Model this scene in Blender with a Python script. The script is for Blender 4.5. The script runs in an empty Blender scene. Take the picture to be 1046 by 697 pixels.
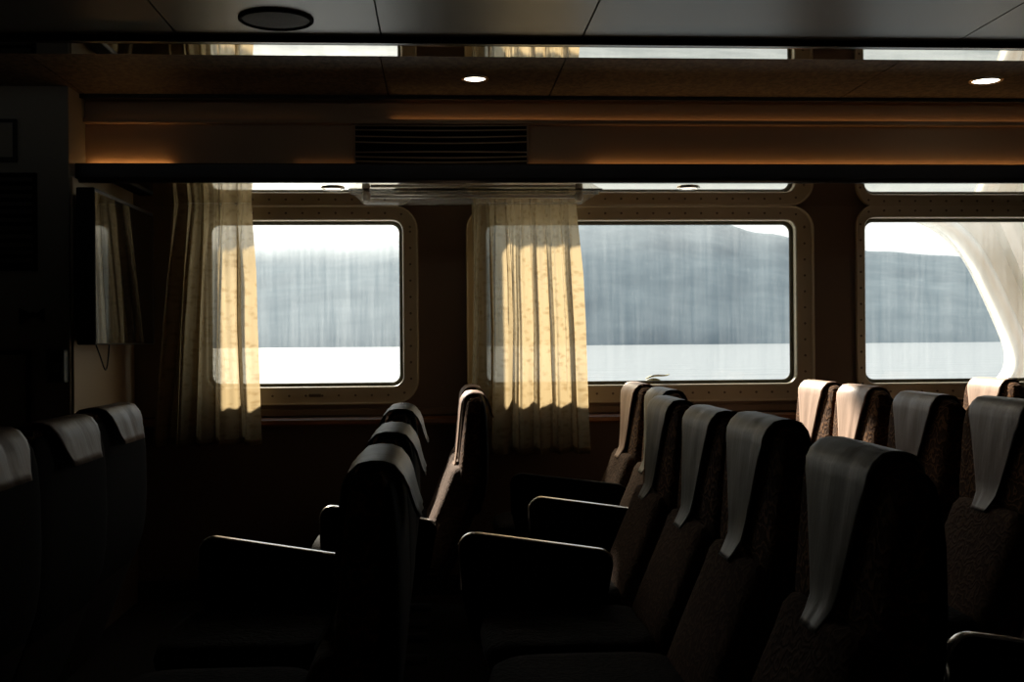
import bpy, bmesh, math, random
from mathutils import Vector, Matrix
from mathutils import noise as mnoise

random.seed(7)
SC = bpy.context.scene
COL = SC.collection
S = 1.15            # metres per drawing unit
CAM_Z = 1.27
F = 1200.0          # focal length in pixels of the 1046 px wide frame
W, H = 1046, 697

# ------------------------------------------------------------------ camera
YAW, ROLL = math.radians(3.58), -0.0079
R = Matrix.Rotation(-YAW, 3, 'Z') @ Matrix.Rotation(math.pi / 2, 3, 'X') @ Matrix.Rotation(ROLL, 3, 'Z')
cam = bpy.data.cameras.new('camera')
cam_o = bpy.data.objects.new('camera', cam)
COL.objects.link(cam_o)
cam.sensor_width = 36.0
cam.lens = 36.0 * F / W
cam.clip_end = 20000
cam.clip_start = 0.05
cam_o.matrix_world = Matrix.Translation((0, 0, CAM_Z)) @ R.to_4x4()
SC.camera = cam_o


def at(x, y, yu):
    """point seen at pixel x, y, standing yu drawing units from the camera towards the window wall"""
    d = R @ Vector(((x - W / 2) / F, -(y - H / 2) / F, -1.0))
    t = yu * S / d.y
    return Vector((d.x * t, d.y * t, CAM_Z + d.z * t))


def u(v):
    return v * S


def zu(v):
    return CAM_Z + v * S


# ------------------------------------------------------------------ materials
def new_mat(name):
    m = bpy.data.materials.new(name)
    m.use_nodes = True
    nt = m.node_tree
    for n in list(nt.nodes):
        nt.nodes.remove(n)
    out = nt.nodes.new('ShaderNodeOutputMaterial')
    return m, nt, out


def pbr(name, col, rough=0.5, metal=0.0, spec=0.5, bump=0.0, bscale=40.0, col2=None, cscale=6.0, stretch=(1, 1, 1),
        coat=0.0, detail=4.0):
    m, nt, out = new_mat(name)
    b = nt.nodes.new('ShaderNodeBsdfPrincipled')
    b.inputs['Base Color'].default_value = (*col, 1)
    b.inputs['Roughness'].default_value = rough
    b.inputs['Metallic'].default_value = metal
    b.inputs['Specular IOR Level'].default_value = spec
    b.inputs['Coat Weight'].default_value = coat
    nt.links.new(b.outputs[0], out.inputs[0])
    tc = nt.nodes.new('ShaderNodeTexCoord')
    mp = nt.nodes.new('ShaderNodeMapping')
    mp.inputs['Scale'].default_value = stretch
    nt.links.new(tc.outputs['Object'], mp.inputs[0])
    if col2 is not None:
        n = nt.nodes.new('ShaderNodeTexNoise')
        n.inputs['Scale'].default_value = cscale
        n.inputs['Detail'].default_value = detail
        nt.links.new(mp.outputs[0], n.inputs['Vector'])
        r = nt.nodes.new('ShaderNodeValToRGB')
        r.color_ramp.elements[0].position = 0.38
        r.color_ramp.elements[1].position = 0.64
        r.color_ramp.elements[0].color = (*col, 1)
        r.color_ramp.elements[1].color = (*col2, 1)
        nt.links.new(n.outputs['Fac'], r.inputs[0])
        nt.links.new(r.outputs[0], b.inputs['Base Color'])
    if bump:
        n = nt.nodes.new('ShaderNodeTexNoise')
        n.inputs['Scale'].default_value = bscale
        n.inputs['Detail'].default_value = 5
        nt.links.new(mp.outputs[0], n.inputs['Vector'])
        bp = nt.nodes.new('ShaderNodeBump')
        bp.inputs['Strength'].default_value = bump
        bp.inputs['Distance'].default_value = 0.01
        nt.links.new(n.outputs['Fac'], bp.inputs['Height'])
        nt.links.new(bp.outputs[0], b.inputs['Normal'])
    return m


def glow(name, col, strength):
    m, nt, out = new_mat(name)
    e = nt.nodes.new('ShaderNodeEmission')
    e.inputs[0].default_value = (*col, 1)
    e.inputs[1].default_value = strength
    nt.links.new(e.outputs[0], out.inputs[0])
    return m


def swirl_fabric(name, c1, c2):
    """woven seat fabric with a curly raised pattern"""
    m, nt, out = new_mat(name)
    b = nt.nodes.new('ShaderNodeBsdfPrincipled')
    b.inputs['Roughness'].default_value = 0.9
    b.inputs['Specular IOR Level'].default_value = 0.1
    tc = nt.nodes.new('ShaderNodeTexCoord')
    wv = nt.nodes.new('ShaderNodeTexWave')
    wv.wave_type = 'RINGS'
    wv.inputs['Scale'].default_value = 9
    wv.inputs['Distortion'].default_value = 16
    wv.inputs['Detail'].default_value = 2
    wv.inputs['Detail Scale'].default_value = 2.2
    nt.links.new(tc.outputs['Object'], wv.inputs['Vector'])
    r = nt.nodes.new('ShaderNodeValToRGB')
    r.color_ramp.elements[0].position = 0.72
    r.color_ramp.elements[1].position = 0.95
    r.color_ramp.elements[0].color = (*c1, 1)
    r.color_ramp.elements[1].color = (*c2, 1)
    nt.links.new(wv.outputs['Fac'], r.inputs[0])
    nt.links.new(r.outputs[0], b.inputs['Base Color'])
    bp = nt.nodes.new('ShaderNodeBump')
    bp.inputs['Strength'].default_value = 0.4
    bp.inputs['Distance'].default_value = 0.005
    nt.links.new(wv.outputs['Fac'], bp.inputs['Height'])
    nt.links.new(bp.outputs[0], b.inputs['Normal'])
    nt.links.new(b.outputs[0], out.inputs[0])
    return m


def curtain_mat():
    m, nt, out = new_mat('lace_curtain')
    tc = nt.nodes.new('ShaderNodeTexCoord')
    vo = nt.nodes.new('ShaderNodeTexVoronoi')
    vo.inputs['Scale'].default_value = 34
    nt.links.new(tc.outputs['UV'], vo.inputs['Vector'])
    no = nt.nodes.new('ShaderNodeTexNoise')
    no.inputs['Scale'].default_value = 60
    no.inputs['Detail'].default_value = 3
    nt.links.new(tc.outputs['UV'], no.inputs['Vector'])
    ad = nt.nodes.new('ShaderNodeMath')
    ad.operation = 'ADD'
    nt.links.new(vo.outputs['Distance'], ad.inputs[0])
    nt.links.new(no.outputs['Fac'], ad.inputs[1])
    r = nt.nodes.new('ShaderNodeValToRGB')
    r.color_ramp.elements[0].position = 0.55
    r.color_ramp.elements[1].position = 1.05
    r.color_ramp.elements[0].color = (0.265, 0.185, 0.088, 1)
    r.color_ramp.elements[1].color = (0.365, 0.275, 0.150, 1)
    nt.links.new(ad.outputs[0], r.inputs[0])
    df = nt.nodes.new('ShaderNodeBsdfDiffuse')
    tl = nt.nodes.new('ShaderNodeBsdfTranslucent')
    tp = nt.nodes.new('ShaderNodeBsdfTransparent')
    tp.inputs[0].default_value = (0.9, 0.86, 0.75, 1)
    nt.links.new(r.outputs[0], df.inputs[0])
    nt.links.new(r.outputs[0], tl.inputs[0])
    m1 = nt.nodes.new('ShaderNodeMixShader')
    m1.inputs[0].default_value = CURT_TRANSL
    nt.links.new(df.outputs[0], m1.inputs[1])
    nt.links.new(tl.outputs[0], m1.inputs[2])
    m2 = nt.nodes.new('ShaderNodeMixShader')
    lw = nt.nodes.new('ShaderNodeLayerWeight')
    lw.inputs['Blend'].default_value = 0.5
    mr = nt.nodes.new('ShaderNodeMapRange')
    mr.inputs['From Max'].default_value = 0.75
    mr.inputs['To Min'].default_value = CURT_OPEN
    mr.inputs['To Max'].default_value = 0.06
    nt.links.new(lw.outputs['Facing'], mr.inputs['Value'])
    nt.links.new(mr.outputs[0], m2.inputs[0])
    nt.links.new(m1.outputs[0], m2.inputs[1])
    nt.links.new(tp.outputs[0], m2.inputs[2])
    nt.links.new(m2.outputs[0], out.inputs[0])
    return m


def dirty_glass(name, seed, base, amp, hw, ht, haze):
    """window pane with dried salt: streaks running down, blotches, thicker dirt towards the lower edge"""
    m, nt, out = new_mat(name)
    tc = nt.nodes.new('ShaderNodeTexCoord')
    mp = nt.nodes.new('ShaderNodeMapping')
    mp.inputs['Scale'].default_value = (46, 46, 1.6)
    mp.inputs['Location'].default_value = (seed * 3.1, 0, seed)
    nt.links.new(tc.outputs['Object'], mp.inputs[0])
    st = nt.nodes.new('ShaderNodeTexNoise')
    st.inputs['Scale'].default_value = 1.0
    st.inputs['Detail'].default_value = 6
    st.inputs['Roughness'].default_value = 0.65
    nt.links.new(mp.outputs[0], st.inputs['Vector'])
    bl = nt.nodes.new('ShaderNodeTexNoise')
    bl.inputs['Scale'].default_value = 3.2
    bl.inputs['Detail'].default_value = 8
    bl.inputs['Roughness'].default_value = 0.7
    nt.links.new(tc.outputs['Object'], bl.inputs['Vector'])
    sp = nt.nodes.new('ShaderNodeTexNoise')
    sp.inputs['Scale'].default_value = 90
    sp.inputs['Detail'].default_value = 2
    nt.links.new(tc.outputs['Object'], sp.inputs['Vector'])
    spr = nt.nodes.new('ShaderNodeMapRange')
    spr.inputs['From Min'].default_value = 0.66
    spr.inputs['From Max'].default_value = 0.8
    spr.inputs['To Max'].default_value = 0.5
    nt.links.new(sp.outputs['Fac'], spr.inputs['Value'])
    a = nt.nodes.new('ShaderNodeMath')
    a.operation = 'MULTIPLY'
    stc = nt.nodes.new('ShaderNodeMapRange')
    stc.inputs['From Min'].default_value = 0.36
    stc.inputs['From Max'].default_value = 0.72
    nt.links.new(st.outputs['Fac'], stc.inputs['Value'])
    nt.links.new(stc.outputs[0], a.inputs[0])
    nt.links.new(bl.outputs['Fac'], a.inputs[1])
    a2 = nt.nodes.new('ShaderNodeMath')
    a2.operation = 'MULTIPLY_ADD'
    a2.inputs[1].default_value = amp
    a2.inputs[2].default_value = base
    nt.links.new(a.outputs[0], a2.inputs[0])
    a3 = nt.nodes.new('ShaderNodeMath')
    a3.operation = 'MULTIPLY_ADD'
    a3.inputs[1].default_value = 0.12
    nt.links.new(spr.outputs[0], a3.inputs[0])
    nt.links.new(a2.outputs[0], a3.inputs[2])
    # grime creeping in from the edges of the pane
    sx = nt.nodes.new('ShaderNodeSeparateXYZ')
    nt.links.new(tc.outputs['Object'], sx.inputs[0])

    def math_(op, a, b):
        n = nt.nodes.new('ShaderNodeMath')
        n.operation = op
        for k, v in enumerate((a, b)):
            if v is None:
                continue
            if isinstance(v, (int, float)):
                n.inputs[k].default_value = v
            else:
                nt.links.new(v, n.inputs[k])
        return n.outputs[0]
    ex = math_('SUBTRACT', hw, math_('ABSOLUTE', sx.outputs['X'], None))
    etop = math_('SUBTRACT', ht, sx.outputs['Z'])
    ez = math_('MINIMUM', sx.outputs['Z'], etop)
    ed = math_('MINIMUM', ex, ez)
    wob = math_('MULTIPLY_ADD', sp.outputs['Fac'], 0.030)
    wob.node.inputs[2].default_value = -0.004
    wob2 = math_('MULTIPLY', bl.outputs['Fac'], 1.6)
    wob3 = math_('MULTIPLY', wob, wob2)
    near = nt.nodes.new('ShaderNodeMapRange')
    near.inputs['From Min'].default_value = 0.0
    near.inputs['From Max'].default_value = -0.006
    nt.links.new(math_('SUBTRACT', ed, wob3), near.inputs['Value'])
    # upper edge haze: salt plus the blown-out sky's glow painted into the pane
    hz = nt.nodes.new('ShaderNodeMapRange')
    hz.interpolation_type = 'SMOOTHSTEP'
    hz.inputs['From Min'].default_value = 0.24
    hz.inputs['From Max'].default_value = 0.0
    hz.inputs['To Max'].default_value = haze
    nt.links.new(etop, hz.inputs['Value'])
    h2 = math_('MULTIPLY', hz.outputs[0], math_('MULTIPLY_ADD', bl.outputs['Fac'], 0.9))
    h2.node.inputs[1].links[0].from_node.inputs[2].default_value = 0.45
    a4 = math_('ADD', a3.outputs[0], h2)
    a4.node.use_clamp = True
    tp = nt.nodes.new('ShaderNodeBsdfTransparent')
    tp.inputs[0].default_value = (0.93, 0.96, 0.96, 1)
    tl = nt.nodes.new('ShaderNodeBsdfTranslucent')
    tl.inputs[0].default_value = (0.86, 0.93, 0.97, 1)
    mx = nt.nodes.new('ShaderNodeMixShader')
    nt.links.new(a4, mx.inputs[0])
    nt.links.new(tp.outputs[0], mx.inputs[1])
    nt.links.new(tl.outputs[0], mx.inputs[2])
    gl = nt.nodes.new('ShaderNodeBsdfGlossy')
    gl.inputs['Roughness'].default_value = 0.02
    m2 = nt.nodes.new('ShaderNodeMixShader')
    m2.inputs[0].default_value = 0.04
    nt.links.new(mx.outputs[0], m2.inputs[1])
    nt.links.new(gl.outputs[0], m2.inputs[2])
    gr = nt.nodes.new('ShaderNodeBsdfTranslucent')
    gr.inputs[0].default_value = (0.16, 0.15, 0.09, 1)
    m3 = nt.nodes.new('ShaderNodeMixShader')
    nt.links.new(near.outputs[0], m3.inputs[0])
    nt.links.new(m2.outputs[0], m3.inputs[1])
    nt.links.new(gr.outputs[0], m3.inputs[2])
    nt.links.new(m3.outputs[0], out.inputs[0])
    return m


CURT_TRANSL, CURT_OPEN = 0.78, 0.20

M = {}
M['floor'] = pbr('dark_carpet', (0.012, 0.010, 0.009), 0.95, spec=0.1, col2=(0.02, 0.016, 0.013), cscale=60)
M['wall'] = pbr('brown_wall_laminate', (0.20, 0.148, 0.10), 0.45, spec=0.4, col2=(0.22, 0.16, 0.108), cscale=3)
M['lowwall'] = pbr('dark_lower_wall', (0.085, 0.060, 0.042), 0.6, spec=0.3)
M['bulk'] = pbr('grey_brown_bulkhead', (0.24, 0.222, 0.178), 0.55, spec=0.25)
M['recess'] = pbr('cream_recess_wall', (0.36, 0.28, 0.18), 0.5, spec=0.3)
M['roomwall'] = pbr('cabin_wall', (0.40, 0.36, 0.30), 0.7)
M['ceil'] = pbr('satin_ceiling_panel', (0.105, 0.10, 0.085), 0.36, spec=0.45, col2=(0.115, 0.11, 0.093), cscale=2)
M['ceil2'] = pbr('speckled_ceiling_panel', (0.055, 0.042, 0.028), 0.6, spec=0.3, col2=(0.14, 0.11, 0.075), cscale=55, stretch=(1, 0.6, 1), bump=0.25, bscale=55)
M['mirror'] = pbr('polished_steel', (0.80, 0.77, 0.70), 0.02, metal=1.0)
M['soffit'] = pbr('polished_soffit', (0.74, 0.68, 0.56), 0.025, metal=1.0)
M['trimdark'] = pbr('dark_lacquer', (0.012, 0.008, 0.006), 0.25, spec=0.5)
M['panel'] = pbr('cove_panel', (0.36, 0.235, 0.135), 0.55, spec=0.3, col2=(0.38, 0.25, 0.145), cscale=2)
M['frame'] = pbr('cream_window_frame', (0.66, 0.57, 0.39), 0.38, spec=0.45, col2=(0.62, 0.53, 0.35), cscale=5)
M['gasket'] = pbr('olive_rubber', (0.11, 0.10, 0.065), 0.6)
M['screw'] = pbr('screw_metal', (0.24, 0.19, 0.13), 0.5, metal=0.6)
M['rail'] = pbr('varnished_wood', (0.27, 0.12, 0.045), 0.28, spec=0.6, col2=(0.18, 0.08, 0.03), cscale=8, stretch=(0.4, 8, 8))
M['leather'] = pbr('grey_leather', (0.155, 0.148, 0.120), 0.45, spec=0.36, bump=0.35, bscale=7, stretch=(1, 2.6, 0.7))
M['tan'] = pbr('tan_leather', (0.52, 0.36, 0.275), 0.45, spec=0.35, bump=0.2, bscale=18, stretch=(1, 2.5, 0.6))  # lit copy of the cover leather, sunshine brightened into its colour
M['brown_leather'] = pbr('brown_leather', (0.178, 0.122, 0.090), 0.45, spec=0.36, bump=0.35, bscale=7, stretch=(1, 2.6, 0.7))
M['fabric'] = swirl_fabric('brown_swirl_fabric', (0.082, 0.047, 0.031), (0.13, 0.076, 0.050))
M['headfab'] = swirl_fabric('rust_headrest_fabric', (0.065, 0.028, 0.011), (0.19, 0.09, 0.038))
M['blackside'] = pbr('black_cloth', (0.0065, 0.006, 0.006), 0.9, spec=0.08)
M['backshell'] = pbr('dark_brown_back_shell', (0.028, 0.020, 0.015), 0.85, spec=0.1)
M['steel'] = pbr('brushed_trim', (0.82, 0.80, 0.77), 0.24, metal=1.0)
M['legmetal'] = pbr('dark_leg_metal', (0.06, 0.06, 0.06), 0.4, metal=0.8)
M['tvscreen'] = pbr('tv_screen', (0.006, 0.006, 0.007), 0.04, spec=1.0, coat=0.6)
M['black'] = pbr('matt_black', (0.008, 0.008, 0.008), 0.55, spec=0.3)
M['vent'] = pbr('vent_slat', (0.34, 0.225, 0.13), 0.45, spec=0.4)
M['louvre'] = pbr('dark_louvre', (0.05, 0.045, 0.036), 0.6, spec=0.2)
M['vback'] = pbr('vent_shadow_black', (0.004, 0.004, 0.004), 0.9, spec=0.1)
M['greenbox'] = pbr('dark_green_plastic', (0.035, 0.05, 0.042), 0.35)
M['chrome'] = pbr('chrome_ring', (0.7, 0.66, 0.58), 0.15, metal=1.0)
M['acryl'] = None
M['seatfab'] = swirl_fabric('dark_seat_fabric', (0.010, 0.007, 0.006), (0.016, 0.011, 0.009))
M['white_paint'] = pbr('white_ship_paint', (0.80, 0.78, 0.71), 0.4, col2=(0.74, 0.70, 0.60), cscale=3)
M['scrap'] = pbr('yellow_scrap', (0.80, 0.70, 0.30), 0.6, col2=(0.5, 0.44, 0.14), cscale=30)
M['curtain'] = curtain_mat()
M['lamp'] = glow('warm_lamp', (1.0, 0.90, 0.74), 6.0)
M['lamp2'] = glow('soffit_lamp', (1.0, 0.92, 0.80), 2.2)


def acrylic():
    m, nt, out = new_mat('clear_acrylic')
    tp = nt.nodes.new('ShaderNodeBsdfTransparent')
    tp.inputs[0].default_value = (0.93, 0.91, 0.87, 1)
    gl = nt.nodes.new('ShaderNodeBsdfGlossy')
    gl.inputs['Roughness'].default_value = 0.12
    tl = nt.nodes.new('ShaderNodeBsdfTranslucent')
    tl.inputs[0].default_value = (0.6, 0.58, 0.54, 1)
    m1 = nt.nodes.new('ShaderNodeMixShader')
    m1.inputs[0].default_value = 0.08
    nt.links.new(tp.outputs[0], m1.inputs[1])
    nt.links.new(tl.outputs[0], m1.inputs[2])
    m2 = nt.nodes.new('ShaderNodeMixShader')
    m2.inputs[0].default_value = 0.05
    nt.links.new(m1.outputs[0], m2.inputs[1])
    nt.links.new(gl.outputs[0], m2.inputs[2])
    nt.links.new(m2.outputs[0], out.inputs[0])
    return m


M['acryl'] = acrylic()


# ------------------------------------------------------------------ mesh helpers
def link(name, me, mat, parent=None, smooth=False):
    o = bpy.data.objects.new(name, me)
    if mat:
        me.materials.append(mat)
    COL.objects.link(o)
    if parent:
        o.parent = parent
    if smooth:
        for p in me.polygons:
            p.use_smooth = True
    return o


def from_bm(name, bm, mat, parent=None, smooth=False):
    bmesh.ops.recalc_face_normals(bm, faces=bm.faces)
    me = bpy.data.meshes.new(name)
    bm.to_mesh(me)
    bm.free()
    return link(name, me, mat, parent, smooth)


def box(name, lo, hi, mat, parent=None, bevel=0.004, seg=2):
    bm = bmesh.new()
    vs = [bm.verts.new((x, y, z)) for x in (lo[0], hi[0]) for y in (lo[1], hi[1]) for z in (lo[2], hi[2])]
    for f in ((0, 1, 3, 2), (4, 6, 7, 5), (0, 4, 5, 1), (2, 3, 7, 6), (0, 2, 6, 4), (1, 5, 7, 3)):
        bm.faces.new([vs[i] for i in f])
    if bevel:
        bmesh.ops.bevel(bm, geom=bm.edges[:], offset=bevel, segments=seg, affect='EDGES', profile=0.5)
    return from_bm(name, bm, mat, parent)


def add_loops(bm, loops, cap=True, closed=True):
    """join successive loops (lists of points of one length) with quads"""
    rows = [[bm.verts.new(p) for p in lp] for lp in loops]
    n = len(rows[0])
    for a, b in zip(rows, rows[1:]):
        for i in range(n if closed else n - 1):
            j = (i + 1) % n
            bm.faces.new((a[i], a[j], b[j], b[i]))
    if cap:
        bm.faces.new(rows[0][::-1])
        bm.faces.new(rows[-1])
    return rows


def tube_bm(bm, pts, rad, n=10, cap=True):
    pts = [Vector(p) for p in pts]
    loops = []
    up = None
    for i, p in enumerate(pts):
        d = (pts[min(i + 1, len(pts) - 1)] - pts[max(i - 1, 0)]).normalized()
        ref = Vector((0, 1, 0)) if abs(d.y) < 0.9 else Vector((1, 0, 0))
        a = d.cross(ref).normalized()
        b = d.cross(a).normalized()
        r = rad[i] if isinstance(rad, (list, tuple)) else rad
        loops.append([p + (a * math.cos(t) + b * math.sin(t)) * r for t in [2 * math.pi * k / n for k in range(n)]])
    add_loops(bm, loops, cap)


def tube(name, pts, rad, mat, parent=None, n=10):
    bm = bmesh.new()
    tube_bm(bm, pts, rad, n)
    return from_bm(name, bm, mat, parent, True)


def lathe(name, prof, center, mat, parent=None, n=40, cap=True):
    """profile of (radius, z) turned about a vertical axis"""
    bm = bmesh.new()
    c = Vector(center)
    loops = [[c + Vector((r * math.cos(t), r * math.sin(t), z)) for t in [2 * math.pi * k / n for k in range(n)]] for r, z in prof]
    add_loops(bm, loops, cap)
    o = from_bm(name, bm, mat, parent, True)
    return o


def rrect(x0, x1, z0, z1, r, k=7):
    """points round a rounded rectangle in x, z"""
    pts = []
    for cx, cz, a0 in ((x1 - r, z1 - r, 0), (x0 + r, z1 - r, 90), (x0 + r, z0 + r, 180), (x1 - r, z0 + r, 270)):
        for i in range(k + 1):
            a = math.radians(a0 + 90 * i / k)
            pts.append((cx + r * math.cos(a), cz + r * math.sin(a)))
    return pts


def empty(name, loc, label=None, cat=None, group=None, kind=None):
    o = bpy.data.objects.new(name, None)
    o.empty_display_size = 0.1
    COL.objects.link(o)
    o.location = loc
    tag(o, label, cat, group, kind)
    return o


def tag(o, label=None, cat=None, group=None, kind=None):
    if label:
        o['label'] = label
    if cat:
        o['category'] = cat
    if group:
        o['group'] = group
    if kind:
        o['kind'] = kind
    return o


def struct(o):
    o['kind'] = 'structure'
    return o


def shade(o, ang=40):
    for p in o.data.polygons:
        p.use_smooth = True
    bpy.context.view_layer.update()
    md = o.modifiers.new('n', 'WEIGHTED_NORMAL')
    md.keep_sharp = True
    return o


# ------------------------------------------------------------------ room shell
D = 5.15                 # window wall, drawing units
WY = u(D)
XL = at(71, 250, 4.30).x            # side wall of the recess with the television
XR = 6.2
YB = u(4.30)             # front of the left bulkhead
X_FAR_L = -4.2
Y_BACK = -2.4

Z_CEIL = zu(0.838)
Z_CEIL2 = zu(0.926)
Z_SOF = zu(0.592)

struct(box('floor', (X_FAR_L - 0.1, Y_BACK - 0.1, -0.1), (XR + 0.1, WY + 0.2, 0.0), M['floor'], bevel=0))


def ceiling(name, y0, y1, z, mat, seams, x0, x1, gap=0.006):
    """panels side by side with narrow joints, in one mesh, under a dark backing"""
    bm = bmesh.new()
    xs = [x0] + [s for s in seams if x0 < s < x1] + [x1]
    for a, b in zip(xs, xs[1:]):
        l = bm.verts.new
        a2, b2 = a + gap / 2, b - gap / 2
        lower = [(a2, y0, z), (b2, y0, z), (b2, y1, z), (a2, y1, z)]
        r = [l(p) for p in lower]
        t = [l((p[0], p[1], z + 0.015)) for p in lower]
        bm.faces.new(r[::-1])
        for i in range(4):
            j = (i + 1) % 4
            bm.faces.new((r[i], r[j], t[j], t[i]))
    v = [bm.verts.new(p) for p in ((x0, y0, z + 0.015), (x1, y0, z + 0.015), (x1, y1, z + 0.015), (x0, y1, z + 0.015))]
    bm.faces.new(v[::-1])
    v2 = [bm.verts.new(p) for p in ((x0, y0, z + 0.06), (x1, y0, z + 0.06), (x1, y1, z + 0.06), (x0, y1, z + 0.06))]
    bm.faces.new(v2)
    for i in range(4):
        j = (i + 1) % 4
        bm.faces.new((v[i], v[j], v2[j], v2[i]))
    bm.normal_update()
    me = bpy.data.meshes.new(name)
    bm.to_mesh(me)
    bm.free()
    return struct(link(name, me, mat))


seams = [u(k) for k in (-2.4, -1.3, -0.18, 0.425, 1.55, 2.7, 3.8)]
ceiling('ceiling', Y_BACK, u(3.26), Z_CEIL, M['ceil'], [u(k) for k in (-2.9, -2.3, -1.8, -1.25, -0.70, -0.15, 0.403, 1.47, 2.6, 3.7)], X_FAR_L, XR)
ceiling('ceiling_lowered', u(3.36), u(4.52), Z_CEIL2, M['ceil2'], seams, X_FAR_L, XR)
struct(box('trim_1', (X_FAR_L, u(3.240), zu(0.8205)), (XR, u(3.262), zu(0.90)), M['trimdark'], bevel=0.002))
struct(box('trim_2', (X_FAR_L, u(3.263), zu(0.82)), (XR, u(3.385), zu(0.90)), M['mirror'], bevel=0.002))

# outer walls of the cabin
struct(box('wall_back', (X_FAR_L, Y_BACK - 0.1, 0), (XR, Y_BACK, Z_CEIL + 0.06), M['roomwall'], bevel=0))
struct(box('wall_left', (X_FAR_L - 0.1, Y_BACK, 0), (X_FAR_L, YB + 0.05, Z_CEIL2 + 0.06), M['roomwall'], bevel=0))
struct(box('wall_right', (XR, Y_BACK, 0), (XR + 0.1, WY + 0.1, Z_CEIL2 + 0.06), M['roomwall'], bevel=0))

# the left bulkhead: front facing the seats, side facing the windows' recess
struct(box('wall_bulkhead', (X_FAR_L, YB, 0), (XL, WY, Z_CEIL2 + 0.02), M['bulk'], bevel=0.004))
struct(box('wall_recess', (XL, YB + 0.01, 0), (XL + 0.012, WY, Z_SOF + 0.012), M['recess'], bevel=0.002))


# ------------------------------------------------------------------ windows
def win(xa, xb, ya, yb):
    a = at(xa, (ya + yb) / 2, D)
    b = at(xb, (ya + yb) / 2, D)
    m = (xa + xb) / 2
    return a.x, b.x, at(m, yb, D).z, at(m, ya, D).z


G1 = win(212, 411, 226, 395)
G2 = win(494, 812, 226, 392.5)
G3 = win(884, 1200, 223, 389.5)
# (glass box, margins left, right, top, bottom)
WINS = [(G1, 0.082, 0.082, 0.078, 0.092), (G2, 0.088, 0.098, 0.078, 0.092), (G3, 0.052, 0.09, 0.078, 0.092)]
RI, RO = 0.05, 0.125


def holed_wall(name, x0, x1, z0, z1, y, holes, mat, thick):
    bm = bmesh.new()
    def loop(pts):
        vs = [bm.verts.new((p[0], y, p[1])) for p in pts]
        return [bm.edges.new((vs[i], vs[(i + 1) % len(vs)])) for i in range(len(vs))]
    es = loop([(x0, z0), (x1, z0), (x1, z1), (x0, z1)])
    for h in holes:
        es += loop(h)
    bmesh.ops.triangle_fill(bm, edges=es, use_beauty=True, use_dissolve=False)
    r = bmesh.ops.extrude_face_region(bm, geom=bm.faces[:])
    bmesh.ops.translate(bm, verts=[v for v in r['geom'] if isinstance(v, bmesh.types.BMVert)], vec=(0, thick, 0))
    return from_bm(name, bm, mat)


holes = [rrect(g[0] - 0.01, g[1] + 0.01, g[2] - 0.01, g[3] + 0.01, RI + 0.01) for g, *_ in WINS]
# (rrect's arcs run counter-clockwise and stay outside each other)
wall = struct(holed_wall('wall_window', X_FAR_L, XR + 0.1, 0.0, Z_CEIL2 + 0.06, WY, holes, M['wall'], 0.09))

screw_me = None


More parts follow.
